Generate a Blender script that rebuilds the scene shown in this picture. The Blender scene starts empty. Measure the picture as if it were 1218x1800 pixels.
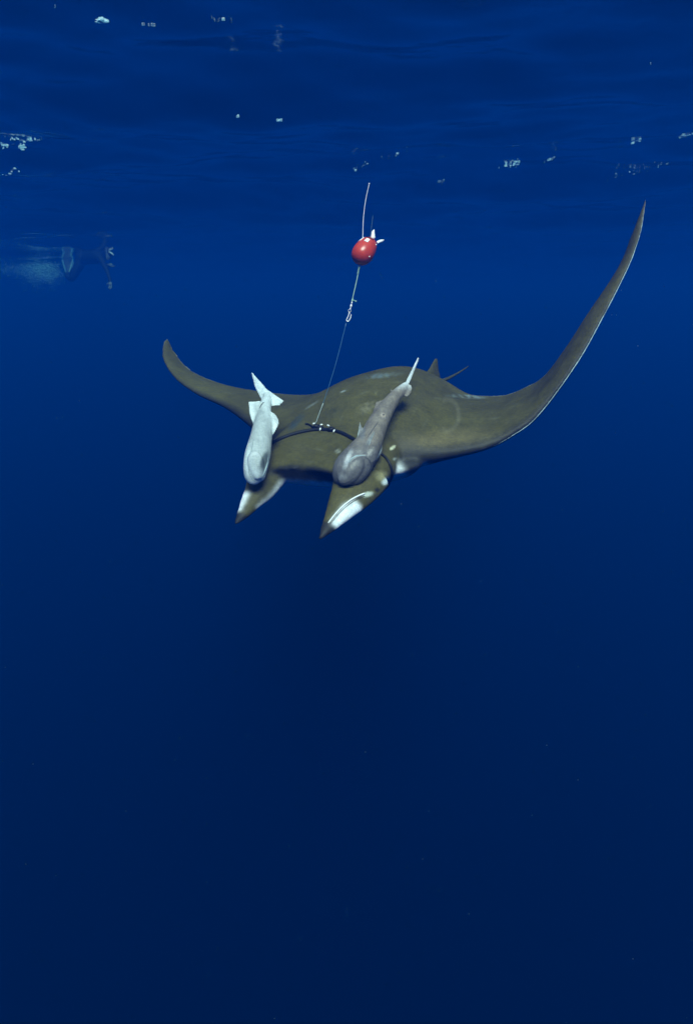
import bpy, bmesh, math, random
import numpy as np
from mathutils import Vector, Matrix, kdtree
from mathutils.bvhtree import BVHTree

random.seed(7); rng = np.random.default_rng(7)
SC = bpy.context.scene
COL = SC.collection
R = math.radians

# ------------------------------------------------------------------ camera
CAM_Z = -0.98                       # the photographer hangs a metre below the sea surface (z = 0)
PITCH = 17.3
FPX = 1173.0                        # focal length in photograph pixels (1218 x 1800)
cam_d = bpy.data.cameras.new('camera')
cam = bpy.data.objects.new('camera', cam_d); COL.objects.link(cam)
cam.location = (0, 0, CAM_Z); cam.rotation_euler = (R(90 - PITCH), 0, 0)
cam_d.sensor_fit = 'VERTICAL'; cam_d.sensor_height = 24; cam_d.lens = 24 * FPX / 1800
cam_d.clip_start = 0.05; cam_d.clip_end = 500
SC.camera = cam

# ------------------------------------------------------------------ sky, sun, exposure
SUN_EL, SUN_AZ = 47, 7              # sun high behind the photographer
w = bpy.data.worlds.new('World'); SC.world = w; w.use_nodes = True
nt = w.node_tree; bg = nt.nodes['Background']
sky = nt.nodes.new('ShaderNodeTexSky'); sky.sky_type = 'NISHITA'; sky.sun_disc = False
sky.sun_elevation = R(SUN_EL); sky.sun_rotation = R(180 + SUN_AZ)
nt.links.new(sky.outputs[0], bg.inputs[0]); bg.inputs[1].default_value = 0.10
sun_d = bpy.data.lights.new('sun', 'SUN'); sun_d.energy = 5.0; sun_d.angle = R(30); sun_d.color = (1, .97, .92)
sun = bpy.data.objects.new('sun', sun_d); COL.objects.link(sun)
sdir = Vector((math.sin(R(SUN_AZ)) * math.cos(R(SUN_EL)), -math.cos(R(SUN_AZ)) * math.cos(R(SUN_EL)), math.sin(R(SUN_EL))))
sun.location = sdir * 30
sun.rotation_euler = sdir.to_track_quat('Z', 'Y').to_euler()
SC.view_settings.view_transform = 'Standard'; SC.view_settings.look = 'None'
SC.view_settings.exposure = 1.14; SC.view_settings.gamma = 1.0
SC.view_settings.use_curve_mapping = False
cy = SC.cycles
cy.use_denoising = True; cy.volume_bounces = 0; cy.max_bounces = 8; cy.transparent_max_bounces = 12
cy.caustics_reflective = False; cy.caustics_refractive = False
cy.sample_clamp_indirect = 4.0

# ------------------------------------------------------------------ helpers
CM = Matrix.Translation((0, 0, CAM_Z)) @ Matrix.Rotation(R(90 - PITCH), 4, 'X')
CMI = CM.inverted()
def at(px, py, D):
    return CM @ Vector(((px - 609) / FPX * D, (900 - py) / FPX * D, -D))
def AT(p): return np.array(at(*p))
def pix(v):
    c = CMI @ Vector(v); return 609 - c.x / c.z * FPX, 900 + c.y / c.z * FPX, -c.z
_CMI = np.array(CMI)
def pixs(V):
    c = V @ _CMI[:3, :3].T + _CMI[:3, 3]
    return 609 - c[:, 0] / c[:, 2] * FPX, 900 + c[:, 1] / c[:, 2] * FPX
def cr(P, n):
    """Catmull-Rom through the rows of P, n samples, uniform in index."""
    P = np.asarray(P, float); m = len(P)
    Q = np.vstack([2 * P[0] - P[1], P, 2 * P[-1] - P[-2]])
    out = []
    for t in np.linspace(0, m - 1, n):
        i = min(int(t), m - 2); u = t - i
        a, b, c, d = Q[i], Q[i + 1], Q[i + 2], Q[i + 3]
        out.append(.5 * (2 * b + (c - a) * u + (2 * a - 5 * b + 4 * c - d) * u * u + (3 * b - a - 3 * c + d) * u ** 3))
    return np.array(out)
def unit(v): return v / (np.linalg.norm(v, axis=-1, keepdims=True) + 1e-12)
def rings(rs, cap=True):
    """verts + faces of a closed skin over rings (n, m, 3)."""
    n, m, _ = rs.shape
    V = rs.reshape(-1, 3); F = []
    for i in range(n - 1):
        for j in range(m):
            k = (j + 1) % m
            F.append((i * m + j, i * m + k, (i + 1) * m + k, (i + 1) * m + j))
    if cap:
        V = np.vstack([V, rs[0].mean(0), rs[-1].mean(0)])
        a, b = n * m, n * m + 1
        for j in range(m):
            k = (j + 1) % m
            F.append((a, k, j)); F.append((b, (n - 1) * m + j, (n - 1) * m + k))
    return V, F
def mesh_of(name, V, F, smooth=True):
    me = bpy.data.meshes.new(name); me.from_pydata([tuple(map(float, v)) for v in V], [], F)
    bm = bmesh.new(); bm.from_mesh(me); bmesh.ops.recalc_face_normals(bm, faces=bm.faces[:]); bm.to_mesh(me); bm.free()
    if smooth: me.shade_smooth()
    me.update(); return me
def link(name, me, mat=None, parent=None, **props):
    o = bpy.data.objects.new(name, me); COL.objects.link(o)
    if mat is not None: me.materials.clear(); me.materials.append(mat)
    if parent is not None:
        o.parent = parent; o.matrix_parent_inverse = Matrix.Translation(-Vector(parent.location))
    for k, v in props.items(): o[k] = v
    return o
def thing(name, label, category, loc, group=None):
    o = bpy.data.objects.new(name, None); COL.objects.link(o)
    o.location = loc; o.empty_display_size = .05; o['label'] = label; o['category'] = category
    if group: o['group'] = group
    return o
def merge(parts):
    V, F, n = [], [], 0
    for v, f in parts:
        V.append(np.asarray(v, float)); F += [tuple(i + n for i in q) for q in f]; n += len(v)
    return np.vstack(V), F
def tube(P, rad, seg=8, cap=True):
    P = np.asarray(P, float); n = len(P)
    rad = np.full(n, rad) if np.isscalar(rad) else np.asarray(rad, float)
    T = unit(np.gradient(P, axis=0))
    up = np.array((0, 0, 1.)) if abs(T[0][2]) < .9 else np.array((1., 0, 0))
    N = unit(np.cross(T[0], up)); rs = []
    for i in range(n):
        N = unit(N - T[i] * np.dot(N, T[i])); B = np.cross(T[i], N)
        a = np.linspace(0, 2 * np.pi, seg, endpoint=False)
        rs.append(P[i] + rad[i] * (np.cos(a)[:, None] * N + np.sin(a)[:, None] * B))
    return rings(np.array(rs), cap)
def ball(c, r, scale=(1, 1, 1), rot=None, sub=2):
    bm = bmesh.new(); bmesh.ops.create_icosphere(bm, subdivisions=sub, radius=1)
    V = np.array([v.co[:] for v in bm.verts]) * r * np.array(scale)
    F = [tuple(v.index for v in f.verts) for f in bm.faces]; bm.free()
    if rot is not None: V = V @ np.array(rot).T
    return V + np.asarray(c), F
def fuse(name, V, F, voxel, smooth=6, factor=.5):
    """One continuous skin over overlapping closed shells: voxel remesh, then smoothing."""
    me = mesh_of(name + '_src', V, F)
    o = bpy.data.objects.new(name + '_src', me); COL.objects.link(o)
    m = o.modifiers.new('r', 'REMESH'); m.mode = 'VOXEL'; m.voxel_size = voxel; m.adaptivity = 0
    if smooth:
        s = o.modifiers.new('s', 'SMOOTH'); s.factor = factor; s.iterations = smooth
    dg = bpy.context.evaluated_depsgraph_get(); dg.update()
    out = bpy.data.meshes.new_from_object(o.evaluated_get(dg))
    bpy.data.objects.remove(o); bpy.data.meshes.remove(me)
    out.name = name; out.shade_smooth(); return out
def verts(me):
    a = np.empty(len(me.vertices) * 3, np.float32); me.vertices.foreach_get('co', a); return a.reshape(-1, 3).astype(float)
def normals(me):
    a = np.empty(len(me.vertices) * 3, np.float32); me.vertex_normals.foreach_get('vector', a); return a.reshape(-1, 3).astype(float)
def paint(me, C, name='skin'):
    at_ = me.color_attributes.new(name, 'FLOAT_COLOR', 'POINT')
    A = np.ones((len(me.vertices), 4), np.float32); A[:, :3] = np.clip(C, 0, 1)
    at_.data.foreach_set('color', A.ravel())
def sm(x, a, b):
    t = np.clip((x - a) / (b - a), 0, 1); return t * t * (3 - 2 * t)

# ------------------------------------------------------------------ materials
def material(name, color=(.5, .5, .5), rough=.5, spec=.4, metal=0, attr=None, noise=None, bump=None, fine=None):
    m = bpy.data.materials.new(name); m.use_nodes = True
    nt = m.node_tree; b = nt.nodes['Principled BSDF']
    b.inputs['Roughness'].default_value = rough; b.inputs['Specular IOR Level'].default_value = spec
    b.inputs['Metallic'].default_value = metal
    tc = nt.nodes.new('ShaderNodeTexCoord')
    if attr:
        src = nt.nodes.new('ShaderNodeVertexColor'); src.layer_name = attr; col = src.outputs['Color']
    else:
        src = nt.nodes.new('ShaderNodeRGB'); src.outputs[0].default_value = (*color, 1); col = src.outputs[0]
    for sc_, lo, hi, det in (noise or []):
        n = nt.nodes.new('ShaderNodeTexNoise'); n.inputs['Scale'].default_value = sc_; n.inputs['Detail'].default_value = det
        n.inputs['Roughness'].default_value = .6
        nt.links.new(tc.outputs['Object'], n.inputs['Vector'])
        mr = nt.nodes.new('ShaderNodeMapRange'); mr.inputs['From Min'].default_value = .3; mr.inputs['From Max'].default_value = .7
        mr.inputs['To Min'].default_value = lo; mr.inputs['To Max'].default_value = hi
        nt.links.new(n.outputs[0], mr.inputs[0])
        mx = nt.nodes.new('ShaderNodeVectorMath'); mx.operation = 'SCALE'
        nt.links.new(col, mx.inputs[0]); nt.links.new(mr.outputs[0], mx.inputs['Scale']); col = mx.outputs[0]
    nt.links.new(col, b.inputs['Base Color'])
    prev = None
    for sc_, dist, st in (bump or []):
        n = nt.nodes.new('ShaderNodeTexNoise'); n.inputs['Scale'].default_value = sc_; n.inputs['Detail'].default_value = 4
        nt.links.new(tc.outputs['Object'], n.inputs['Vector'])
        bp = nt.nodes.new('ShaderNodeBump'); bp.inputs['Strength'].default_value = st; bp.inputs['Distance'].default_value = dist
        nt.links.new(n.outputs[0], bp.inputs['Height'])
        if prev: nt.links.new(prev, bp.inputs['Normal'])
        prev = bp.outputs[0]
    if prev: nt.links.new(prev, b.inputs['Normal'])
    return m
M = {}
M['ray'] = material('ray_skin', attr='skin', rough=.56, spec=.22, noise=[(3.5, .74, 1.2, 6), (16, .84, 1.14, 5), (70, .84, 1.16, 4), (240, .8, 1.22, 2)], bump=[(22, .012, .35), (260, .002, .4)])
M['pale_fish'] = material('pale_fish_skin', attr='skin', rough=.5, spec=.3, noise=[(22, .8, 1.08, 4), (90, .84, 1.1, 4), (300, .8, 1.12, 2)], bump=[(50, .006, .35), (200, .002, .4)])
M['grey_fish'] = material('grey_fish_skin', attr='skin', rough=.42, spec=.5, noise=[(18, .75, 1.2, 5), (80, .8, 1.2, 4), (260, .78, 1.25, 2)], bump=[(45, .006, .4), (180, .002, .4)])
M['ray_dark'] = material('dark_skin_fold', (.03, .03, .025), .6, .2)
M['pale_edge'] = material('pale_wing_edge', (.42, .54, .55), .5, .3, noise=[(14, .25, 1.2, 4)])
M['fish_crease'] = material('fish_skin_crease', (.05, .055, .055), .6, .2)
M['pale_crease'] = material('pale_skin_crease', (.22, .27, .27), .6, .2)
M['eye'] = material('eye', (.006, .006, .006), .1, .6)
M['strap'] = material('black_rubber', (.006, .007, .007), .55, .3)
M['steel'] = material('steel', (.75, .75, .74), .25, .5, metal=.35)
M['crimp'] = material('silver_crimp', (.85, .86, .85), .3, .6)
M['mono'] = material('blue_monofilament', (.06, .17, .28), .3, .5)
M['mono_clear'] = material('clear_monofilament', (.42, .50, .50), .3, .5)
M['green_line'] = material('green_braided_line', (.30, .48, .36), .6, .3, bump=[(900, .001, .6)])
M['red'] = material('red_paint', (.50, .046, .014), .30, .5, noise=[(60, .9, 1.08, 3)], bump=[(250, .001, .15)])
M['white'] = material('white_plastic', (.85, .86, .84), .4, .4)
M['black'] = material('black_plastic', (.01, .01, .012), .4, .4)
M['wire'] = material('antenna_wire', (.65, .68, .70), .3, .5)
M['dimwire'] = material('dark_wire', (.03, .10, .14), .4, .4)
M['neoprene'] = material('black_neoprene', (.003, .007, .009), .7, .25, noise=[(9, .7, 1.3, 3)])
M['skin'] = material('diver_skin', (.13, .14, .14), .5, .4)
M['fin_rubber'] = material('pale_blue_fin', (.10, .26, .36), .4, .4)
M['fin_web'] = material('fin_web', (.012, .02, .028), .5, .4)
M['mask'] = material('mask_skirt', (.02, .03, .035), .4, .5)
M['foam'] = material('sea_foam', (.60, .90, .97), .35, .5)
M['speck'] = material('plankton', (.45, .5, .5), .7, .2)

# ------------------------------------------------------------------ the sea surface, seen from below
def wave(x, y):
    z = 0
    for A, L, ang, ph in ((.055, 5.2, 80, .4), (.036, 2.7, 60, 2.1), (.028, 1.9, 108, 4.0), (.018, 1.05, 75, 1.0),
                          (.009, .82, 30, 5.0), (.005, .52, 95, .3), (.004, .41, 130, 2.7), (.002, .27, 70, 1.9)):
        k = 2 * math.pi / L; a = R(ang)
        p = k * (x * math.cos(a) + y * math.sin(a)) + ph + .6 * np.sin(.37 * x + .23 * y + ph)
        z = z + A * np.sin(p)
    return z
def sea():
    g = np.linspace(-1, 1, 420)
    X = np.sign(g) * (np.abs(g) * 7 + 78 * np.abs(g) ** 4)
    XX, YY = np.meshgrid(X, X + 4, indexing='xy')
    far = np.hypot(XX, YY - 4)
    Z = wave(XX, YY) * (1 - .6 * sm(far, 15, 60))
    n = len(X)
    V = np.stack([XX, YY, Z], -1).reshape(-1, 3)
    F = [(i * n + j, i * n + j + 1, (i + 1) * n + j + 1, (i + 1) * n + j) for i in range(n - 1) for j in range(n - 1)]
    me = bpy.data.meshes.new('sea_surface'); me.from_pydata(V.tolist(), [], F); me.shade_smooth()
    m = bpy.data.materials.new('sea_surface'); m.use_nodes = True
    t = m.node_tree; t.nodes.clear(); L = t.links.new
    out = t.nodes.new('ShaderNodeOutputMaterial'); mix = t.nodes.new('ShaderNodeMixShader')
    fr = t.nodes.new('ShaderNodeFresnel'); fr.inputs[0].default_value = 1.33
    up = t.nodes.new('ShaderNodeCombineXYZ'); up.inputs[2].default_value = 1; t.links.new(up.outputs[0], fr.inputs['Normal'])   # mean surface: waves bend light, they do not stop it
    tr = t.nodes.new('ShaderNodeBsdfTransparent'); gl = t.nodes.new('ShaderNodeBsdfGlossy'); gl.inputs['Roughness'].default_value = .07
    tc = t.nodes.new('ShaderNodeTexCoord'); nz = t.nodes.new('ShaderNodeTexNoise'); nz.inputs['Scale'].default_value = 5; nz.inputs['Detail'].default_value = 5
    bp = t.nodes.new('ShaderNodeBump'); bp.inputs['Strength'].default_value = .35; bp.inputs['Distance'].default_value = .03
    L(tc.outputs['Object'], nz.inputs['Vector']); L(nz.outputs[0], bp.inputs['Height']); L(bp.outputs[0], gl.inputs['Normal'])
    L(fr.outputs[0], mix.inputs[0]); L(tr.outputs[0], mix.inputs[1]); L(gl.outputs[0], mix.inputs[2]); L(mix.outputs[0], out.inputs[0])
    link('sea_surface', me, m, kind='structure')
sea()

# ------------------------------------------------------------------ the sea water itself
def water():
    bm = bmesh.new(); bmesh.ops.create_cube(bm, size=1)
    for v in bm.verts:
        v.co = (v.co.x * 172, v.co.y * 172 + 4, .35 if v.co.z > 0 else -70)
    me = bpy.data.meshes.new('haze'); bm.to_mesh(me); bm.free()
    m = bpy.data.materials.new('sea_water'); m.use_nodes = True
    t = m.node_tree; t.nodes.clear()
    out = t.nodes.new('ShaderNodeOutputMaterial'); v = t.nodes.new('ShaderNodeVolumePrincipled')
    v.inputs['Color'].default_value = (.0003, .079, .57, 1)
    v.inputs['Density'].default_value = .16
    v.inputs['Absorption Color'].default_value = (.0, .16, .36, 1)
    v.inputs['Anisotropy'].default_value = .37
    t.links.new(v.outputs[0], out.inputs['Volume'])
    link('haze', me, m, kind='stuff')
water()

# ------------------------------------------------------------------ the devil ray
BROWN = np.array((.080, .071, .019)); DARK = np.array((.020, .020, .016)); PALE = np.array((.80, .84, .84))
def ray():
    S = [  # leading edge px,py,depth | trailing edge px,py,depth | thickness
        (286, 601, 3.72, 296, 593, 3.76, .018),
        (285, 630, 3.64, 311, 620, 3.75, .024),
        (306, 664, 3.54, 338, 650, 3.72, .030),
        (345, 692, 3.42, 385, 672, 3.70, .045),
        (395, 715, 3.28, 440, 685, 3.70, .065),
        (440, 748, 3.10, 505, 693, 3.72, .100),
        (480, 785, 2.90, 580, 697, 3.74, .190),
        (540, 812, 2.76, 680, 700, 3.72, .350),
        (612, 818, 2.68, 765, 700, 3.64, .410),
        (690, 808, 2.64, 805, 698, 3.50, .300),
        (765, 804, 2.63, 842, 696, 3.34, .150),
        (850, 788, 2.63, 888, 693, 3.18, .090),
        (901, 763, 2.63, 922, 680, 3.04, .070),
        (944, 730, 2.63, 958, 658, 2.94, .056),
        (1012, 640, 2.63, 996, 606, 2.84, .042),
        (1061, 555, 2.65, 1027, 556, 2.80, .032),
        (1105, 468, 2.69, 1082, 474, 2.78, .026),
        (1128, 405, 2.72, 1108, 410, 2.78, .022),
        (1137, 347, 2.76, 1133, 347, 2.77, .016)]
    S = np.array(S, float)
    LE = cr([AT(s[:3]) for s in S], 170); TE = cr([AT(s[3:6]) for s in S], 170); TH = cr(S[:, 6:7], 170)[:, 0]
    mid = (LE + TE) / 2
    span = unit(np.gradient(mid, axis=0)); chord = TE - LE
    N = unit(np.cross(span, chord)); 
    if N[85][2] < 0: N = -N
    for _ in range(40): N[1:-1] = unit(N[:-2] + 2 * N[1:-1] + N[2:])
    u = np.linspace(0, 1, 34) ** 1.6
    shp = np.sqrt(np.clip(u, 0, 1)) * (1 - u) ** .95; shp /= shp.max()
    body = sm(TH, .09, .34)
    sh2 = np.clip(u, 0, 1) ** .62 * (1 - u) ** .68; sh2 /= sh2.max()
    rs, C = [], []
    bw = np.exp(-((np.arange(170) / 169 * 18 - 8.9) / .8) ** 2)          # pale breast showing below the wing root
    for i in range(170):
        shp_i = shp * (1 - body[i]) + sh2 * body[i]
        top = LE[i] + np.outer(u, chord[i]) + np.outer(shp_i * TH[i] * (.55 + .12 * body[i]), N[i])
        bot = LE[i] + np.outer(u, chord[i]) - np.outer(shp_i * TH[i] * (.45 - .12 * body[i] + .16 * bw[i]), N[i])
        rs.append(np.vstack([top, bot[::-1][1:-1]]))
        edge = 1 - sm(u, .01, .09)
        ct = BROWN * (1 - .8 * edge[:, None]) + DARK * .8 * edge[:, None]
        cb = np.tile(PALE, (len(u), 1)) * .9
        cb[u < (.14 if bw[i] < .35 else .02)] = DARK
        ct = ct * (1 - .35 * float(sm(np.array(i / 169), .80, 1.0)))
        C += list(ct) + list(cb[::-1][1:-1])
    wingV, wingF = rings(np.array(rs)); C += [DARK, DARK]
    parts = [(wingV, wingF)]
    # head: stations from the trunk to the mouth, left edge / right edge / thickness
    H = [(520, 752, 3.06, 715, 780, 2.84, .24), (478, 792, 2.86, 702, 808, 2.62, .22), (455, 812, 2.72, 690, 827, 2.47, .165),
         (450, 821, 2.63, 662, 838, 2.40, .11), (458, 825, 2.565, 608, 834, 2.375, .06), (470, 826, 2.54, 592, 830, 2.37, .025)]
    H = np.array(H, float)
    Lh = cr([AT(s[:3]) for s in H], 30); Rh = cr([AT(s[3:6]) for s in H], 30); Th = cr(H[:, 6:7], 30)[:, 0]
    ax = unit(np.gradient((Lh + Rh) / 2, axis=0)); rs = []
    a = np.linspace(0, 2 * np.pi, 48, endpoint=False)
    for i in range(30):
        r = (Rh[i] - Lh[i]) / 2; n = unit(np.cross(r, ax[i])); 
        if n[2] < 0: n = -n
        ca, sa = np.cos(a), np.sin(a)
        x = np.sign(ca) * np.abs(ca) ** .7; y = np.sign(sa) * np.abs(sa) ** .85
        ar = sm(i / 29, .45, 1.0) * (1 - x ** 2)                      # the upper lip arches between the head fins
        rs.append((Lh[i] + Rh[i]) / 2 + np.outer(x, r) + np.outer(y, n) * Th[i] / 2 + np.outer(ar * .034, n) - np.outer(ar * .045, ax[i]))
        for s_ in sa: C.append(BROWN if s_ > (-.75 if i < 20 else -.35) else (PALE * .9 if i < 20 else DARK))  # underside at the mouth coloured dark for the shadow there
    C += [BROWN, BROWN]
    parts.append(rings(np.array(rs)))
    # the two rolled head fins: spine, half width (across), half thickness
    def lobe(P, across, white):
        P = np.array(P, float)
        sp = cr([AT(p[:3]) for p in P], 28); hw = cr(P[:, 3:4], 28)[:, 0]; ht = cr(P[:, 4:5], 28)[:, 0]
        T = unit(np.gradient(sp, axis=0)); rs = []
        A = np.array(CM.to_3x3() @ Vector(across))
        a = np.linspace(0, 2 * np.pi, 28, endpoint=False)
        for i in range(28):
            s_ = unit(A - T[i] * np.dot(A, T[i])); n = np.cross(T[i], s_)
            if np.dot(n, np.array(cam.location) - sp[i]) < 0: n = -n
            rs.append(sp[i] + np.outer(np.cos(a), s_) * hw[i] + np.outer(np.sin(a), n) * ht[i])
            t = i / 27
            for q in a: C.append(white(t, math.cos(q), math.sin(q)))
        C.extend([BROWN, DARK]); parts.append(rings(np.array(rs)))
    def white_r(t, c, s):
        if t > .68: return DARK
        return PALE if c > .08 + max(0, .5 - t) * 2.2 and t > .34 else BROWN
    lobe([(638, 832, 2.43, .108, .06), (622, 862, 2.36, .085, .040), (604, 888, 2.31, .062, .030), (586, 914, 2.27, .040, .020), (570, 936, 2.235, .022, .013), (560, 950, 2.220, .008, .007)],
         (.72, -.55, .25), white_r)
    def white_l(t, c, s):
        if t > .70: return DARK
        return PALE if c < -.35 and t > .36 else (PALE * .7 if c > .85 and t < .5 else BROWN)
    lobe([(472, 832, 2.60, .080, .055), (458, 860, 2.535, .062, .038), (443, 880, 2.50, .045, .026), (431, 898, 2.47, .032, .02), (420, 913, 2.45, .020, .012), (413, 923, 2.44, .009, .007)],
         (1, -.3, .05), white_l)
    # pale breast behind the head, below the wing root
    bv, bf = ball(AT((703, 829, 2.68)), 1, (.085, .032, .15), np.array(CM.to_3x3()) @ np.array(Matrix.Rotation(R(20), 3, 'Z')), 4)
    parts.append((bv, bf)); bx, by = pixs(bv); C += [PALE * .8 * (1 - k) + DARK * 2 * k for k in sm(bx - (by - 829) * .6, 702, 722)]
    # dorsal fin at the tail root
    fb = [(722, 695, 3.36, 790, 705, 3.50, .045), (738, 668, 3.42, 778, 676, 3.52, .032), (750, 650, 3.46, 773, 655, 3.54, .024), (759, 636, 3.50, 770, 640, 3.56, .018), (764, 627, 3.53, 769, 629, 3.57, .014)]
    rs = []; a = np.linspace(0, 2 * np.pi, 20, endpoint=False)
    for s_ in fb:
        p, q = AT(s_[:3]), AT(s_[3:6]); c = (p + q) / 2; h = (q - p) / 2
        n = unit(np.cross(h, np.array((0, 0, 1.))))
        rs.append(c + np.outer(np.cos(a), h) + np.outer(np.sin(a), n) * s_[6] / 2)
    rs = cr(np.array(rs).reshape(5, -1), 14).reshape(14, 20, 3)
    parts.append(rings(rs)); C += [BROWN * .75] * (14 * 20) + [BROWN * .5] * 2
    V, F = merge(parts); C = np.array(C)
    me = fuse('devil_ray_body', V, F, .0075, smooth=30)
    kd = kdtree.KDTree(len(V))
    for i, v in enumerate(V): kd.insert(v, i)
    kd.balance()
    W = verts(me); K = np.empty((len(W), 3))
    for i, v in enumerate(W):
        f = kd.find_n(v, 3); ws = np.array([1 / (x[2] + .002) for x in f]); K[i] = sum(C[x[1]] * k for x, k in zip(f, ws)) / ws.sum()
    E = np.empty(len(me.edges) * 2, np.int32); me.edges.foreach_get('vertices', E); E = E.reshape(-1, 2)
    for _ in range(2):
        acc = K.copy(); cnt = np.ones(len(W))
        for a_, b_ in ((0, 1), (1, 0)):
            np.add.at(acc, E[:, a_], K[E[:, b_]]); np.add.at(cnt, E[:, a_], 1)
        K = acc / cnt[:, None]
    k = slice(106, 164); edge = LE[k] - N[k] * TH[k][:, None] * .22
    return me, W, K, edge
ray_me, RV, RC, WING_EDGE = ray()
tree = BVHTree.FromPolygons([Vector(v) for v in RV], [tuple(p.vertices) for p in ray_me.polygons])
CAMP = Vector(cam.location)
def on_ray(px, py, lift=0.0):
    """point of the ray's skin at a place on its back, lifted along the skin's normal."""
    d = (at(px, py, 1) - CAMP).normalized()
    h = tree.ray_cast(CAMP, d)
    if h[0] is None: return None
    n = h[1] if h[1].dot(d) < 0 else -h[1]
    return np.array(h[0] + n * lift)
def finish_ray():
    X, Y = pixs(RV); up = sm(np.linalg.norm(RC - BROWN, axis=1), .10, .02)
    root = thing('devil_ray', 'large olive brown devil ray with raised wings and white edged head fins', 'ray', at(620, 760, 3.0))
    C = RC.copy()
    paint(ray_me, C)
    link('body', ray_me, M['ray'], root)
    # whip tail
    P = cr([AT((772, 672, 3.6)), AT((790, 664, 3.75)), AT((806, 655, 4.0)), AT((823, 644, 4.3))], 20)
    tv, tf = tube(P, np.linspace(.012, .003, 20), 8); tm = mesh_of('tail', tv, tf); paint(tm, np.tile(BROWN * .9, (len(tv), 1)))
    link('tail', tm, M['ray'], root)
    return root
RAY = finish_ray()

# ------------------------------------------------------------------ the two suckerfish
def plate(P, th, bend=0.0, n=(0, 0, 1)):
    """a fin: an outline of points with rounded, tapering edges and real thickness (closed shell)."""
    P = np.asarray(P, float); c = P.mean(0)
    nn = unit(np.sum([np.cross(P[i] - c, P[(i + 1) % len(P)] - c) for i in range(len(P))], axis=0))
    m = len(P); V = []; F = []
    lv = [(1.0, 0), (.93, .5), (.6, .9)]
    for sgn in (1, -1):
        for k, (s_, h) in enumerate(lv):
            if sgn < 0 and k == 0: continue
            for p in P: V.append(c + (p - c) * s_ + nn * sgn * h * th / 2)
        V.append(c + nn * sgn * th / 2)
    o1, o2, c1 = m, 2 * m, 3 * m; b1, b2, c2 = 3 * m + 1, 4 * m + 1, 5 * m + 1
    for j in range(m):
        k = (j + 1) % m
        F += [(j, k, o1 + k, o1 + j), (o1 + j, o1 + k, o2 + k, o2 + j), (o2 + j, o2 + k, c1)]
        F += [(k, j, b1 + j, b1 + k), (b1 + k, b1 + j, b2 + j, b2 + k), (b2 + k, b2 + j, c2)]
    return np.array(V), F
def outline(pts, n=5):
    P = np.array([AT(p) for p in pts]); return cr(np.vstack([P, P[:1]]), len(P) * n + 1)[:-1]
def straight(pts, n=4):
    P = np.array([AT(p) for p in pts]); out = []
    for i in range(len(P)):
        for k in range(n): out.append(P[i] + (P[(i + 1) % len(P)] - P[i]) * k / n)
    return np.array(out)
def trunk(sp, n=40, seg=28, side=None):
    sp = np.array(sp, float)
    P = cr([AT(s[:3]) for s in sp], n); hw = cr(sp[:, 3:4], n)[:, 0]; hd = cr(sp[:, 4:5], n)[:, 0]
    T = unit(np.gradient(P, axis=0)); a = np.linspace(0, 2 * np.pi, seg, endpoint=False); rs = []
    for i in range(n):
        view = unit(np.array(CAMP) - P[i]); s_ = unit(np.cross(T[i], view)); nn = unit(np.cross(s_, T[i]))
        rs.append(P[i] + np.outer(np.cos(a), s_) * max(hw[i], .002) + np.outer(np.sin(a), nn) * max(hd[i], .002))
    return rings(np.array(rs))
def ellip(p, rx, ry, rz, ang=0):
    """ellipsoid at a photo place: rx across, ry along the direction ang, rz in depth."""
    M3 = np.array(CM.to_3x3()) @ np.array(Matrix.Rotation(R(ang), 3, 'Z'))
    return ball(AT(p), 1, (rx, ry, rz), M3, 3)
def blob(X, Y, x, y, rx, ry, ang=0, soft=.5):
    c, s_ = math.cos(R(ang)), math.sin(R(ang)); u = ((X - x) * c + (Y - y) * s_) / rx; v = (-(X - x) * s_ + (Y - y) * c) / ry
    return 1 - sm(np.hypot(u, v), 1 - soft, 1)

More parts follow.
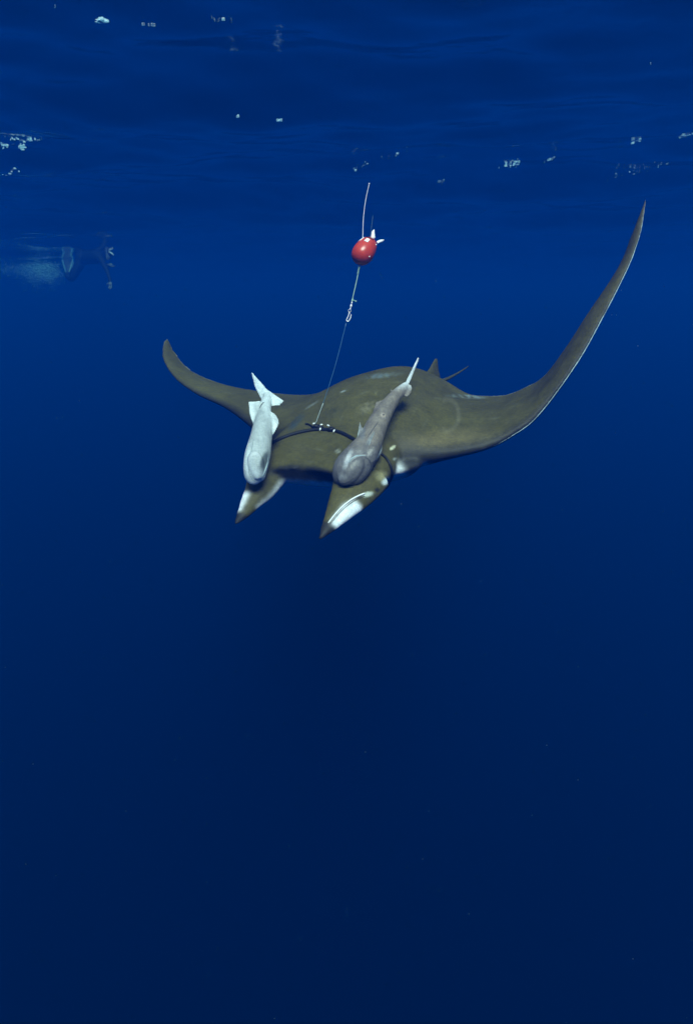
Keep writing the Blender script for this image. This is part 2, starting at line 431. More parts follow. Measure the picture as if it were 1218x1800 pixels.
def fish_lines(me, root, lines):
    vs = verts(me); tr = BVHTree.FromPolygons([Vector(v) for v in vs], [tuple(p.vertices) for p in me.polygons])
    for name, pts, r, mat, lift in lines:
        out = []
        for x, y in cr(np.array(pts, float), 22):
            d = (at(x, y, 1) - CAMP).normalized(); h = tr.ray_cast(CAMP, d)
            if h[0] is not None: out.append(np.array(h[0] - d * lift))
        if len(out) < 4: continue
        P = np.array(out)
        for _ in range(3): P[1:-1] = (P[:-2] + 2 * P[1:-1] + P[2:]) / 4
        prof = np.sin(np.linspace(.12, np.pi - .12, len(P))) ** .5
        link(name, mesh_of(name, *tube(P, r * prof, 7)), M[mat], root)
def left_fish():
    root = thing('suckerfish', 'pale white suckerfish with broad fins hanging belly out beside the left head fin', 'fish', at(455, 840, 2.45), 'suckerfish riding on the ray')
    parts = [trunk([(449, 851, 2.455, .010, .010), (448, 843, 2.45, .034, .028), (449, 825, 2.45, .044, .040), (453, 800, 2.48, .048, .046), (458, 775, 2.53, .043, .042),
                    (462, 750, 2.60, .038, .036), (465, 728, 2.67, .028, .028), (467, 710, 2.73, .023, .022), (470, 700, 2.76, .018, .014), (468, 692, 2.78, .012, .010)])]
    parts.append(ellip((450, 818, 2.425), .030, .055, .026, 8))                       # chin and lower jaw
    parts.append(plate(straight([(440, 650, 2.86), (470, 684, 2.80), (501, 705, 2.74), (493, 713, 2.74), (476, 715, 2.74), (461, 707, 2.76), (447, 680, 2.82)], 3), .009))
    parts.append(plate(straight([(436, 706, 2.70), (458, 704, 2.70), (466, 716, 2.69), (462, 742, 2.62), (445, 748, 2.61), (438, 728, 2.65)], 3), .010))
    parts.append(plate(outline([(474, 722, 2.66), (484, 728, 2.66), (491, 741, 2.64), (488, 752, 2.60), (479, 766, 2.56), (472, 760, 2.56)], 3), .010))
    V, F = merge(parts)
    me = fuse('suckerfish_body', V, F, .0034, smooth=7)
    W = verts(me); X, Y = pixs(W)
    C = np.tile(np.array((.64, .72, .70)), (len(W), 1))
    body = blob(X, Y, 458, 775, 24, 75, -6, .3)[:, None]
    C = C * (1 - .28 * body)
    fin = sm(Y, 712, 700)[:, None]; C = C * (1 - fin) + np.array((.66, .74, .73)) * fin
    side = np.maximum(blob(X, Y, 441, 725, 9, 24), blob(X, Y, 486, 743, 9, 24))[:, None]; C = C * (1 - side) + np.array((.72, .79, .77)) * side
    d = (blob(X, Y, 465, 810, 9, 24, 18, .6) * .9)[:, None]; C = C * (1 - d) + np.array((.07, .09, .09)) * d
    r_ = np.abs(np.hypot((X - 449) / 14, (Y - 822) / 26) - 1); ring = (1 - sm(r_, .0, .22))[:, None] * sm(-X, -462, -455)[:, None] * .45
    C = C * (1 - ring) + np.array((.85, .9, .88)) * ring
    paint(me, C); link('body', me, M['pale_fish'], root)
    fish_lines(me, root, [('jaw_edge', [(472, 800), (470, 815), (465, 830), (458, 843)], .0026, 'pale_edge', 0),
                          ('mouth_line', [(437, 812), (438, 830), (444, 843), (452, 848)], .0012, 'pale_crease', 0),
                          ('gill_slit', [(441, 796), (444, 784), (446, 772)], .0012, 'pale_crease', 0),
                          ('fin_crease', [(456, 718), (461, 710), (464, 707)], .0026, 'fish_crease', 0)])
    e = ball(AT((434.5, 812, 2.46)), .0075, sub=2); link('eye', mesh_of('eye', *e), M['eye'], root)
left_fish()

def right_fish():
    root = thing('suckerfish', 'grey brown suckerfish clinging head down to the ray above its right head fin', 'fish', at(605, 830, 2.33), 'suckerfish riding on the ray')
    parts = [trunk([(602, 853, 2.345, .012, .010), (604, 843, 2.335, .044, .028), (615, 826, 2.33, .061, .043), (634, 802, 2.36, .058, .050), (650, 776, 2.43, .046, .050),
                    (661, 750, 2.52, .041, .044), (676, 723, 2.59, .034, .036), (692, 700, 2.64, .026, .026), (705, 686, 2.68, .021, .017), (714, 676, 2.72, .013, .012)])]
    parts.append(ellip((617, 828, 2.305), .036, .060, .028, -40))                      # chin
    parts.append(ellip((646, 806, 2.34), .030, .055, .028, -32))                      # gill cover
    parts.append(ellip((608, 818, 2.33), .022, .058, .030, -28))
    parts.append(plate(straight([(735, 626, 2.90), (737, 630, 2.90), (722, 668, 2.76), (711, 690, 2.70), (706, 688, 2.70), (716, 664, 2.76)], 3), .012))
    parts.append(plate(outline([(712, 680, 2.70), (722, 676, 2.72), (724, 688, 2.70), (716, 698, 2.67), (708, 694, 2.67)], 3), .009))     # folded tail lobe
    parts.append(plate(straight([(685, 683, 2.68), (697, 688, 2.66), (694, 706, 2.63), (681, 722, 2.60), (677, 722, 2.60), (689, 700, 2.65)], 3), .008))
    parts.append(plate(straight([(632, 738, 2.46), (636, 752, 2.46), (644, 760, 2.44), (640, 778, 2.41), (626, 778, 2.40), (629, 756, 2.43)], 3), .008))
    parts.append(plate(straight([(658, 757, 2.43), (655, 775, 2.375), (647, 788, 2.335), (643, 782, 2.345), (650, 766, 2.40)], 3), .009))
    parts.append(plate(straight([(673, 782, 2.44), (672, 795, 2.42), (662, 812, 2.38), (652, 815, 2.36), (656, 797, 2.38)], 3), .009))
    parts.append(plate(straight([(660, 706, 2.60), (680, 700, 2.62), (672, 722, 2.58), (655, 742, 2.53), (651, 738, 2.53)], 3), .009))
    V, F = merge(parts)
    me = fuse('suckerfish_body', V, F, .0034, smooth=6)
    W = verts(me); X, Y = pixs(W)
    base = np.array((.205, .178, .138)); C = np.tile(base, (len(W), 1))
    edge = np.abs((X - 610) * .55 + (Y - 823) * .0 - (823 - Y) * .36) 
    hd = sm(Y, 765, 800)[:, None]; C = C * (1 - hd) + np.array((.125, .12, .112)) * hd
    b = blob(X, Y, 611, 808, 7, 26, 22, .8)[:, None] * .8; C = C * (1 - b) + np.array((.52, .54, .54)) * b  # pale streak: a highlight on the head, painted into the skin colour
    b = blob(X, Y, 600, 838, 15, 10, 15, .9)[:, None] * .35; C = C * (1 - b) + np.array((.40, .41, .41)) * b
    q = np.abs(np.hypot((X - 640) / 26, (Y - 820) / 20) - 1); jaw = (1 - sm(q, 0, .09))[:, None] * (sm(-Y, -815, -808) * sm(-X, -650, -640))[:, None]
    C = C * (1 - .7 * jaw) + np.array((.45, .46, .44)) * .7 * jaw
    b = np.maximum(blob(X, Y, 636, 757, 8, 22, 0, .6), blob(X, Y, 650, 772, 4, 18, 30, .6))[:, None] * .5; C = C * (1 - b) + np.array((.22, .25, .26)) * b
    b = blob(X, Y, 673, 730, 6, 6, 0, .6)[:, None] * .6; C = C * (1 - b) + np.array((.46, .38, .30)) * b
    b = blob(X, Y, 674, 729, 2.2, 2, 0, .6)[:, None]; C = C * (1 - b) + np.array((.02, .02, .02)) * b
    b = sm(Y, 690, 668)[:, None]; C = C * (1 - b) + np.array((.60, .64, .64)) * b
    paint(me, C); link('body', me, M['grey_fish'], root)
    fish_lines(me, root, [('jaw_edge', [(613, 814), (618, 806), (628, 801), (641, 801)], .0024, 'pale_edge', 0),
                          ('gill_slit', [(640, 803), (648, 808), (652, 818), (648, 829)], .0016, 'fish_crease', 0),
                          ('mouth_line', [(588, 832), (590, 842), (598, 849), (610, 848), (622, 840)], .0016, 'fish_crease', 0),
                          ('belly_crease', [(645, 770), (655, 755), (665, 741)], .0012, 'fish_crease', 0),
                          ('fin_ray', [(648, 783), (653, 771), (658, 759)], .0010, 'pale_edge', 0), ('fin_ray', [(628, 770), (631, 756), (633, 742)], .0012, 'pale_edge', 0),
                          ('fin_ray', [(661, 808), (667, 797), (672, 785)], .0012, 'pale_edge', 0)])
    link('eye', mesh_of('eye', *ball(AT((655, 818, 2.36)), .009, sub=2)), M['eye'], root)
right_fish()

# ------------------------------------------------------------------ harness round the head
def on_path(pts, lift, n=40):
    P = cr(np.array(pts, float), n); out = []
    for x, y in P:
        q = on_ray(x, y, lift)
        if q is not None: out.append(q)
    Q = np.array(out)
    for _ in range(6): Q[1:-1] = (Q[:-2] + 2 * Q[1:-1] + Q[2:]) / 4
    return Q
def harness():
    root = thing('harness', 'black elastic harness strap knotted across the ray\'s head', 'strap', on_ray(575, 756, .01))
    P = on_path([(478, 781), (500, 770), (525, 762), (552, 757), (580, 757), (602, 763), (622, 774), (640, 784)], .004)
    link('strap', mesh_of('strap', *tube(P, .0078, 10)), M['strap'], root)
    P2 = on_path([(660, 795), (673, 802), (681, 812), (686, 824), (687, 836), (684, 847)], .005, 30)
    end = P2[-1]; back = end + np.array(CM.to_3x3() @ Vector((-.03, -.03, -.10)))
    P2 = np.vstack([P2, cr([end, (end + back) / 2 + np.array((.006, 0, -.004)), back], 8)[1:]])
    link('strap', mesh_of('strap', *tube(P2, .0050, 10)), M['strap'], root)
    a, b = on_ray(551, 755, .008), AT((537, 745, pix(on_ray(551, 755))[2] - .03))
    link('loose_end', mesh_of('loose_end', *tube(cr([a, (a + b) / 2 + (0, 0, .004), b], 8), .0045, 8)), M['strap'], root)
    for x, y, r in ((557, 752, .011), (563, 754, .010), (583, 757, .011)):
        c = on_ray(x, y + 1, .008); v, f = ball(c, r, (1.5, 1, .9), sub=2)
        v = v + rng.normal(0, .0012, v.shape); link('knot', mesh_of('knot', v, f), M['strap'], root)
    for x, y, ax in ((553, 750, 20), (566, 752, 15), (578, 753.5, -25), (564, 760, 70), (588, 763, 60)):
        c = on_ray(x, y + 1, .016); M3 = np.array(CM.to_3x3()) @ np.array(Matrix.Rotation(R(ax), 3, 'Z'))
        v, f = ball(c, 1, (.0065, .0034, .0034), M3, 2); link('crimp', mesh_of('crimp', v, f), M['crimp'], root)
    return root
harness()

# ------------------------------------------------------------------ tether and tag
TD = 2.62
def tether():
    k = on_ray(555, 751, .012); kd_ = pix(k)[2]
    root = thing('tether', 'thin tether line with steel snap hook between harness and red float', 'line', k)
    lo = cr([k, AT((571, 700, kd_ - .04)), AT((590, 640, kd_ - .08)), AT((608.5, 568, TD))], 30)
    link('leader', mesh_of('leader', *tube(lo, .0012, 6)), M['mono'], root)
    low = lo[:9]
    link('leader_end', mesh_of('leader_end', *tube(low, .0019, 6)), M['mono_clear'], root)
    hook = [(608.5, 567), (609, 564), (612, 563.8), (615, 560), (617, 552)]
    sh = cr([AT((614.5, 549, TD)), AT((612, 556, TD)), AT((609, 562, TD)), AT((610.5, 565, TD)), AT((613.5, 563.5, TD)), AT((616.5, 557, TD)), AT((617, 552.5, TD))], 34)
    hk = link('snap_hook', mesh_of('snap_hook', *tube(sh, .0021, 8)), M['steel'], root)
    a = np.linspace(0, 2 * np.pi, 25)
    ring = np.array([AT((614.5 + 2.3 * math.cos(t), 546.2 + 2.6 * math.sin(t), TD + .003 * math.sin(t))) for t in a])
    link('ring', mesh_of('ring', *tube(ring, .0018, 8)), M['steel'], hk)
    M3 = np.array(CM.to_3x3()) @ np.array(Matrix.Rotation(R(-14), 3, 'Z'))
    v1 = ball(AT((617, 537.5, TD)), 1, (.0042, .0068, .0042), M3, 2); v2 = ball(AT((616, 542, TD)), 1, (.002, .004, .002), M3, 2); v3 = ball(AT((618.3, 532, TD)), 1, (.0026, .005, .0026), M3, 2)
    link('swivel', mesh_of('swivel', *merge([v1, v2, v3])), M['crimp'], root)
    up = cr([AT((618.5, 531, TD)), AT((621, 519, TD)), AT((626, 497, TD)), AT((630, 478, TD)), AT((632.5, 463, TD))], 30)
    link('cord', mesh_of('cord', *tube(up, .0017, 8)), M['green_line'], root)
    t = np.linspace(0, 1, 60); w1 = np.array([np.array(AT((628.6 + 3.2 * q, 482 - 15 * q, TD))) for q in t])
    X3 = np.array(CM.to_3x3() @ Vector((1, 0, 0))); Z3 = np.array(CM.to_3x3() @ Vector((0, 0, 1)))
    w1 += np.outer(np.cos(t * 50), X3) * .0026 + np.outer(np.sin(t * 50), Z3) * .0026
    link('whipping', mesh_of('whipping', *tube(w1, .0014, 6)), M['green_line'], root)
    kn = merge([ball(AT((619.2, 528, TD)), 1, (.0042, .006, .0042), M3, 2), tube(np.array([AT((620, 527, TD)), AT((623, 528.5, TD - .002)), AT((625, 529.5, TD - .003))]), .0016, 6), ball(AT((625.5, 529.6, TD - .003)), .0032, sub=2)])
    link('knot', mesh_of('knot', *kn), M['green_line'], root)
tether()

def tag():
    c = AT((641, 440.5, TD)); root = thing('tracking_float', 'red egg shaped tracking float with white fins and wire antenna', 'float', c)
    ax = unit(np.array(CM.to_3x3() @ Vector((.50, .80, -.30))))      # nose (tether end) to tail
    x3 = unit(np.cross(ax, np.array(CM.to_3x3() @ Vector((0, 0, 1))))); y3 = np.cross(x3, ax)
    prof = [(-.063, .0), (-.0625, .010), (-.059, .022), (-.050, .036), (-.036, .0455), (-.018, .0495), (.0, .0490), (.018, .0455), (.034, .040), (.046, .033), (.053, .026), (.056, .018), (.057, .0)]
    pr = cr(np.array(prof) * np.array((.98, .86)), 48); pr[:, 1] = np.maximum(pr[:, 1], 1e-4)
    a = np.linspace(0, 2 * np.pi, 40, endpoint=False)
    def surf(h, ang, lift=0):
        r = np.interp(h, pr[:, 0], pr[:, 1]) + lift
        return c + ax * h + r * (np.cos(ang) * x3 + np.sin(ang) * y3)
    rs = np.array([[c + ax * h + r * (math.cos(q) * x3 + math.sin(q) * y3) for q in a] for h, r in pr])
    body = link('body', mesh_of('float_body', *rings(rs)), M['red'], root)
    def patch(h0, h1, a0, a1, name='label_patch', m='white'):
        hs = np.linspace(h0, h1, 7); an = np.linspace(a0, a1, 7)
        out = np.array([[surf(h, q, .0014) for q in an] for h in hs]); inn = np.array([[surf(h, q, -.002) for q in an] for h in hs])
        V = np.vstack([out.reshape(-1, 3), inn.reshape(-1, 3)]); F = []
        for i in range(6):
            for j in range(6):
                q = i * 7 + j; F.append((q, q + 1, q + 8, q + 7)); F.append((49 + q, 49 + q + 7, 49 + q + 8, 49 + q + 1))
        bd = [j for j in range(7)] + [i * 7 + 6 for i in range(1, 7)] + [42 + j for j in range(5, -1, -1)] + [i * 7 for i in range(5, 0, -1)]
        for i in range(len(bd)): p, q = bd[i], bd[(i + 1) % len(bd)]; F.append((p, 49 + p, 49 + q, q))
        link(name, mesh_of(name, V, F), M[m], body)
    cam3 = unit(np.array(CAMP) - c); a_c = math.atan2(np.dot(cam3, y3), np.dot(cam3, x3))
    sgn = 1 if np.dot(-math.sin(a_c) * x3 + math.cos(a_c) * y3, np.array(CM.to_3x3() @ Vector((-1, .6, 0)))) > 0 else -1
    patch(.008, .029, a_c + sgn * .22, a_c + sgn * .62)
    patch(.010, .036, a_c + sgn * 1.15, a_c + sgn * 1.5)
    patch(-.012, .002, a_c - sgn * 1.62, a_c - sgn * 1.85)
    patch(.037, .043, a_c - sgn * .1, a_c + sgn * .95, 'seam', 'black')
    for h, q in ((-.030, a_c - sgn * .75), (.036, a_c - sgn * .75)):
        link('screw', mesh_of('screw', *ball(surf(h, q), .0028, sub=2)), M['crimp'], body)
    for o in ([(651.5, 418, TD), (653.5, 407, TD + .005), (657.5, 402.5, TD + .008), (659.5, 419, TD + .005), (656, 420, TD)],
              [(662, 424, TD), (668, 421.2, TD + .004), (675.5, 421.2, TD + .01), (672.5, 425.5, TD + .01), (663, 428.5, TD)]):
        link('stabiliser_fin', mesh_of('stabiliser_fin', *plate(straight(o, 3), .010)), M['white'], root)
    an = cr([AT((637.6, 420, TD)), AT((637.8, 405, TD)), AT((639, 380, TD)), AT((643, 350, TD)), AT((648.8, 323, TD))], 30)
    w_ = link('antenna', mesh_of('antenna', *tube(an, np.linspace(.0014, .0011, 30), 8)), M['wire'], root)
    link('antenna_tip', mesh_of('antenna_tip', *ball(an[-1], .0030, sub=2)), M['white'], w_)
    an = cr([AT((650, 419, TD + .03)), AT((652, 405, TD + .03)), AT((655.5, 379, TD + .03))], 12)
    link('antenna', mesh_of('antenna', *tube(an, .0009, 6)), M['dimwire'], root)
    e = np.array([AT((631.5, 461, TD - .005)), AT((631, 464, TD - .005))])
    link('eyelet', mesh_of('eyelet', *ball(AT((631.3, 463, TD - .004)), 1, (.0028, .0055, .0028), np.array(CM.to_3x3()), 2)), M['crimp'], root)
tag()

# ------------------------------------------------------------------ scars, marks and a painted lit area on the ray's back
def marks():
    X, Y = pixs(RV); C = RC.copy(); N = normals(ray_me)
    view = unit(np.array(CAMP) - RV); front = (np.einsum('ij,ij->i', N, view) > .05)
    brown = front * sm(np.linalg.norm(RC - BROWN, axis=1), .12, .02)
    n = np.sin(X * .31 + 2 * np.sin(Y * .23)) * np.sin(Y * .37 + 2 * np.sin(X * .19)) * .5 + .5
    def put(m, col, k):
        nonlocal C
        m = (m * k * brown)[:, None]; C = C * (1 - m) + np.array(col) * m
    put(blob(X, Y, 521, 742, 26, 9, -48, .7) * (.4 + .6 * n), (.030, .052, .062), .8)          # dark healed graze
    put(blob(X, Y, 548, 712, 22, 3, -32, .9), (.20, .22, .20), .5)
    put(blob(X, Y, 672, 660, 48, 7, -6, .8) * n, (.16, .21, .22), .7)
    put(blob(X, Y, 820, 697, 45, 5, 4, .8) * n, (.26, .32, .32), .8)
    put(blob(X, Y, 645, 716, 26, 13, -30, .9) * n, (.22, .20, .12), .7)
    put(np.abs(1 - sm(np.abs(np.hypot((X - 786) / 20, (Y - 730) / 28) - 1), 0, .25)) * (X > 778), (.20, .18, .11), .35)
    for x_, y_, l_, a_, k_ in ((640, 690, 14, -20, .5), (730, 720, 20, -62, .35), (748, 742, 16, -55, .35), (600, 735, 10, -70, .4), (870, 735, 14, -12, .4), (905, 712, 18, -30, .3),
                               (770, 700, 16, 8, .4), (560, 790, 12, 15, .5), (545, 812, 16, 4, .4), (400, 690, 16, 12, .35), (355, 668, 12, 30, .3), (660, 690, 9, 75, .5), (700, 672, 18, 4, .45), (850, 770, 22, -14, .35)):
        put(blob(X, Y, x_, y_, l_, 2.0, a_, .95), (.19, .19, .13), k_ * .6)
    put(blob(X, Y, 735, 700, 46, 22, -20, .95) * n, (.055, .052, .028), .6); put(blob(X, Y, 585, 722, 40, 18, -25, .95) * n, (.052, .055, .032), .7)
    put(blob(X, Y, 690, 787, 8, 3.5, -38, .5), (.62, .62, .42), 1)                              # notch behind the head
    put(blob(X, Y, 694, 807, 6, 3, -20, .7) * n, (.6, .66, .62), .8)
    put(blob(X, Y, 594, 793, 7, 5, -30, .7) * n, (.55, .58, .52), .7)
    put(blob(X, Y, 603, 688, 7, 2, -20, .6), (.30, .33, .31), .7)
    put(blob(X, Y, 530, 790, 34, 10, 12, .9) * n, (.085, .075, .045), .5)
    put(blob(X, Y, 672, 838, 18, 14, 20, .8) * (.5 + .5 * n), (.34, .31, .15), .9)
    put(blob(X, Y, 679, 846, 12, 8, -30, .7), (.66, .74, .72), .9)
    put(blob(X, Y, 646, 869, 14, 6, -14, .7), (.60, .66, .55), .9)
    put(blob(X, Y, 663, 861, 6, 5, 0, .6), (.015, .015, .015), .9)
    g = blob(X, Y, 780, 772, 120, 26, -6, .9); put(g, (.185, .150, .062), .55)  # yellow area paints strobe light on the right wing's front into the skin
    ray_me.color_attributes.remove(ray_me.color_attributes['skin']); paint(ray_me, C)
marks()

# ------------------------------------------------------------------ the snorkeller at the surface
def snorkeller():
    KS = .90
    at = lambda x, y, D: globals()['at'](x, y, D * KS)
    AT = lambda p: np.array(at(*p))
    straight = lambda pts, n: globals()['straight']([(p[0], p[1], p[2] * KS) for p in pts], n)
    tube = lambda P, r, seg: globals()['tube'](P, np.asarray(r) * KS if not np.isscalar(r) else r * KS, seg)
    ball = lambda c, r, sc_, rot, sub: globals()['ball'](c, r * KS, sc_, rot, sub)
    J = {'pelvis': (146, 455, 14.45, .15), 'waist': (157, 453, 14.25, .135), 'chest': (170, 451, 14.05, .16), 'neck': (180, 449, 13.95, .075), 'jaw': (186.5, 450, 13.88, .085), 'head': (189, 445, 13.87, .105), 'crown': (188.5, 440.5, 13.88, .08),
         'sh1': (178, 455, 13.80, .075), 'el1': (188, 474, 13.66, .050), 'wr1': (193.5, 491, 13.58, .034), 'ha1': (194.5, 498, 13.56, .036),
         'sh2': (175, 449, 14.22, .075), 'el2': (180, 463, 14.40, .050), 'wr2': (190, 466, 14.30, .034), 'ha2': (194, 466, 14.26, .034),
         'hp1': (143, 458, 14.38, .12), 'kn1': (127, 491, 14.45, .075), 'an1': (119.5, 487, 14.85, .048), 'fo1': (118.5, 480, 14.92, .045),
         'hp2': (145, 455, 14.62, .12), 'kn2': (134, 480, 14.85, .075), 'an2': (121, 474, 15.15, .048), 'fo2': (117, 469, 15.2, .045)}
    E = 'pelvis-waist waist-chest chest-neck neck-jaw jaw-head head-crown chest-sh1 sh1-el1 el1-wr1 wr1-ha1 chest-sh2 sh2-el2 el2-wr2 wr2-ha2 pelvis-hp1 hp1-kn1 kn1-an1 an1-fo1 pelvis-hp2 hp2-kn2 kn2-an2 an2-fo2'.split()
    names = list(J); me = bpy.data.meshes.new('p'); me.from_pydata([at(*J[n][:3]) for n in names], [tuple(names.index(q) for q in e.split('-')) for e in E], [])
    o = bpy.data.objects.new('p', me); COL.objects.link(o)
    m = o.modifiers.new('k', 'SKIN'); m.use_smooth_shade = True
    for i, n in enumerate(names):
        sv = me.skin_vertices[0].data[i]; sv.radius = (J[n][3] * KS,) * 2; sv.use_root = (n == 'pelvis')
    s_ = o.modifiers.new('s', 'SUBSURF'); s_.levels = 2; s_.render_levels = 2
    dg = bpy.context.evaluated_depsgraph_get(); dg.update(); body = bpy.data.meshes.new_from_object(o.evaluated_get(dg)); bpy.data.objects.remove(o)
    body.shade_smooth(); body.name = 'wetsuit_body'
    root = thing('person', 'snorkeller in a black wetsuit floating at the surface in the distance', 'person', at(165, 470, 14.1))
    b = link('body', body, M['neoprene'], root)
    C3 = np.array(CM.to_3x3())
    # bare hands
    for h, ang in (((194.6, 499, 13.55), 0), ((195, 466, 14.25), 80)):
        ps = [ball(AT(h), 1, (.040, .052, .022), C3 @ np.array(Matrix.Rotation(R(ang), 3, 'Z')), 2)]
        for k in range(4):
            p0 = np.array(at(h[0] - 2 + 1.3 * k, h[1] + 2, h[2])); d = C3 @ np.array(Matrix.Rotation(R(ang - 6 + 4 * k), 3, 'Z')) @ np.array((0, -.07 - .012 * (k in (1, 2)), .01)); d2 = d * .5 + C3 @ np.array((0, 0, .02))
            ps.append(tube(np.array([p0, p0 + d * .6, p0 + d * .6 + d2]), np.array([.010, .009, .007]), 7))
        p0 = np.array(at(h[0] - 2.4, h[1] - 1.5, h[2])); ps.append(tube(np.array([p0, p0 + C3 @ np.array((-.03, -.02, .01)), p0 + C3 @ np.array((-.035, -.05, .012))]), np.array([.012, .011, .008]), 7))
        link('hand', mesh_of('hand', *merge(ps)), M['skin'], root)
    face = ball(AT((192.5, 450.5, 13.82)), 1, (.062, .075, .07), C3, 3); link('face', mesh_of('face', *face), M['skin'], root)
    mk = link('mask', mesh_of('mask', *ball(AT((195, 446.8, 13.78)), 1, (.055, .048, .085), C3 @ np.array(Matrix.Rotation(R(-28), 3, 'Z')), 3)), M['mask'], root)
    rim = [AT((192.5, 443, 13.70)), AT((196, 444.6, 13.69)), AT((200.5, 448.8, 13.71))]
    link('mask_rim', mesh_of('mask_rim', *tube(cr(rim, 12), .014, 8)), M['white'], mk)
    sn = cr([AT((193, 455, 13.74)), AT((190, 457, 13.72)), AT((187.5, 452, 13.72)), AT((187.5, 441, 13.74)), AT((186, 430, 13.76))], 20)
    link('snorkel', mesh_of('snorkel', *tube(sn, .011, 8)), M['mask'], root)
    cl = cr([AT((172, 452, 13.88)), AT((173.5, 456, 13.86)), AT((175.5, 450, 13.88))], 10); link('buckle', mesh_of('buckle', *tube(cl, .012, 8)), M['white'], root)
    # swim fins: a flaring blade with raised side rails
    for ox, oy, dd, sc in ((0, 0, 0, 1.0), (5, -3, .35, .7)):
        q = lambda x, y, d=0: (119.5 + ox + (x - 119.5) * sc, 482 + oy + (y - 482) * sc, 14.9 + dd + d)
        f = link('swim_fin', mesh_of('swim_fin', *plate(straight([q(117, 482), q(109.5, 457, .08), q(115, 453, .12), q(124, 453, .12), q(129.5, 456, .08), q(122, 482)], 3), .03)), M['fin_web'], root)
        for a, c in ((q(117.5, 482, -.02), q(110, 457, .05)), (q(121.5, 482, -.02), q(129, 456, .05))):
            link('rail', mesh_of('rail', *tube(cr([AT(a), (AT(a) + AT(c)) / 2, AT(c)], 8), np.linspace(.012, .017, 8), 8)), M['fin_rubber'], f)
        link('foot_pocket', mesh_of('foot_pocket', *ball(AT(q(119.5, 484, -.03)), 1, (.06, .09, .06), C3, 3)), M['neoprene'], f)
snorkeller()

def bubbles(name, centres, radii, stretch=None, **props):
    bm = bmesh.new(); bmesh.ops.create_icosphere(bm, subdivisions=1, radius=1)
    bv = np.array([v.co[:] for v in bm.verts]); bf = np.array([[v.index for v in f.verts] for f in bm.faces]); bm.free()
    c = np.asarray(centres); r = np.asarray(radii)
    st = np.ones((len(c), 3)) if stretch is None else np.stack([1 + stretch * rng.random(len(c)) ** 2, 1 + .5 * rng.random(len(c)), np.full(len(c), .6)], -1)
    V = (c[:, None, :] + bv[None] * r[:, None, None] * st[:, None, :]).reshape(-1, 3); F = (bf[None] + (np.arange(len(c)) * len(bv))[:, None, None]).reshape(-1, 3)
    me = bpy.data.meshes.new(name); me.from_pydata(V.tolist(), [], F.tolist()); me.shade_smooth()
    return link(name, me, M['foam'], **props)
m = M['foam']; t = m.node_tree; out = t.nodes['Material Output']; tl = t.nodes.new('ShaderNodeBsdfTranslucent'); tl.inputs[0].default_value = (.60, .90, .97, 1)
mx = t.nodes.new('ShaderNodeMixShader'); mx.inputs[0].default_value = .5
t.links.new(t.nodes['Principled BSDF'].outputs[0], mx.inputs[1]); t.links.new(tl.outputs[0], mx.inputs[2]); t.links.new(mx.outputs[0], out.inputs[0])

def splash():
    c, r = [], []
    for x, y, D, sx, sy, n in ((70, 470, 16.0, 16, 15, 6000), (90, 480, 16.4, 11, 10, 1900), (25, 470, 16.4, 22, 9, 1400)):
        for _ in range(n):
            p = at(x + rng.normal(0, sx), y + rng.normal(0, sy), .9 * D + rng.normal(0, .3))
            if p.z < -.05 - .15 * rng.random(): c.append(p); r.append(.0022 + .0035 * rng.random() ** 3)
    bubbles('bubble_cloud', c, r, kind='stuff', label='pale cloud of fine bubbles kicked up behind the snorkeller\'s fins', category='bubbles')
splash()

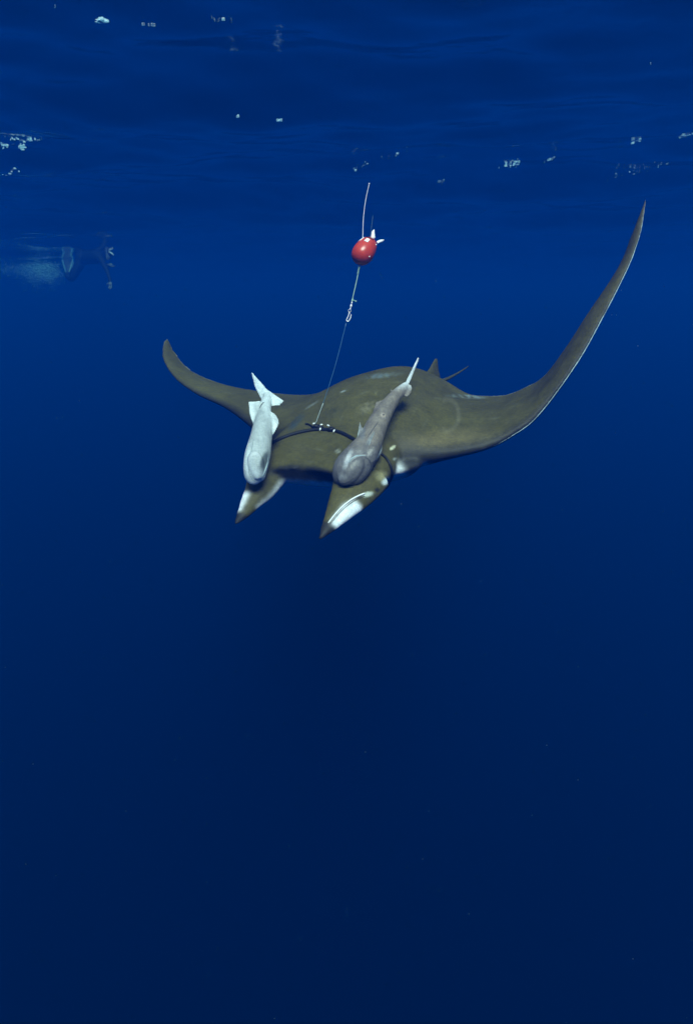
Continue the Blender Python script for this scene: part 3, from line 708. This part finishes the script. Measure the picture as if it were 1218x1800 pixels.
def foam():
    L = [  # place, spread across, spread along, slant, count, bubble radius, label
        (178, 38, 5.5, 3.0, 0, 90, 1.5, 'bright white fleck of foam near the top left corner of the sea surface'),
        (265, 45, 12, 2.5, 0, 16, 1.0, 'sparse beads of foam just right of the bright fleck at the top'),
        (388, 35, 17, 4, 0, 22, .8, 'faint string of tiny bubbles at the top right of the white fleck'),
        (491, 212, 3.6, 1.5, 0, 26, 1.2, 'small white glint of foam up and left of the antenna'),
        (416, 205, 3.0, 1.2, 0, 10, 1.0, 'tiny foam dot left of the small white glint'),
        (40, 246, 24, 2.4, 2, 50, 1.1, 'broken white foam line at the left edge above the snorkeller'),
        (40, 259, 5, 4.5, 0, 46, 1.2, 'round white foam clump under the foam line at the left edge'),
        (8, 257, 6, 4, 25, 24, 1.2, 'small foam cluster cut by the left edge of the picture'),
        (22, 304, 16, 7, 0, 18, .9, 'dim scattered bubbles below the foam at the left edge'),
        (898, 288, 15, 6, -10, 70, 1.0, 'sparkling foam patch in the middle right of the sea surface'),
        (965, 281, 9, 2, -22, 22, .9, 'short foam streak right of the sparkling patch'),
        (1120, 248, 8, 1.5, -28, 24, 1.0, 'thin slanting foam streak above the ray\'s raised wing tip'),
        (1200, 239, 15, 2.4, -12, 60, 1.1, 'long white foam streak at the right edge of the picture'),
        (1143, 113, 1.6, 1, 0, 6, 1.0, 'single white foam dot high at the upper right'),
        (633, 294, 17, 4, -22, 26, .7, 'faint bubbles just left of the antenna tip'),
        (695, 272, 17, 5, -20, 24, .7, 'faint bubbles above and right of the antenna tip'),
        (773, 320, 7, 4, 0, 16, .7, 'dim bubble patch right of the antenna'),
        (1130, 298, 46, 6, -14, 50, .5, 'broad hazy band of fine bubbles left above the raised wing tip'),
        (97, 14, 3, 3, 0, 4, .9, 'few tiny bubbles in the top left corner')]
    for x, y, sx, sy, sl, n, rr, lab in L:
        c, r = [], []
        for k in range(max(3, int(n * .65))):
            a, b = rng.normal(0, sx * .6), rng.normal(0, sy * .6)
            px, py = x + a * math.cos(R(sl)) - b * math.sin(R(sl)), y + a * math.sin(R(sl)) + b * math.cos(R(sl))
            d = (at(px, py, 1) - CAMP).normalized(); s_ = -CAM_Z / d.z
            for _ in range(6):
                q = CAMP + d * s_; s_ += (float(wave(q.x, q.y)) - .003 - q.z) / d.z * .7
            q = CAMP + d * s_; c.append(q); r.append(s_ / FPX * rr * (.22 + 1.15 * rng.random() ** 2.5))
        bubbles('foam_patch', c, r, stretch=2.6, kind='stuff', label=lab, category='foam', group='foam on the sea surface')
foam()

def snow():
    c, r = [], []
    for _ in range(420):
        D = 1.0 + 4.5 * rng.random(); p = at(rng.uniform(0, 1218), rng.uniform(330, 1800), D); c.append(p); r.append(D / FPX * rng.uniform(.12, .34))
    o = bubbles('plankton', c, r, kind='stuff', label='tiny pale specks of plankton drifting in the blue water', category='plankton'); o.data.materials[0] = M['speck']
snow()

def rims():
    P = on_path([(640, 868), (625, 874), (607, 886), (590, 903), (577, 920)], .003, 24)
    link('fin_rim', mesh_of('fin_rim', *tube(P, np.linspace(.0034, .0022, len(P)), 8)), M['white'], RAY)
    P = on_path([(641, 872), (626, 878.5), (609, 890), (592, 907), (580, 922)], .0, 24)
    we = np.array([np.array(tree.find_nearest(Vector(p))[0]) for p in WING_EDGE])
    for _ in range(4): we[1:-1] = (we[:-2] + 2 * we[1:-1] + we[2:]) / 4
    link('wing_edge', mesh_of('wing_edge', *tube(we, np.interp(np.linspace(0, 1, len(we)), [0, .25, .5, 1], [.0005, .0022, .0024, .0010]), 8)), M['pale_edge'], RAY)
    link('fin_fold', mesh_of('fin_fold', *tube(P, np.linspace(.0014, .0010, len(P)), 8)), M['ray_dark'], RAY)
rims()
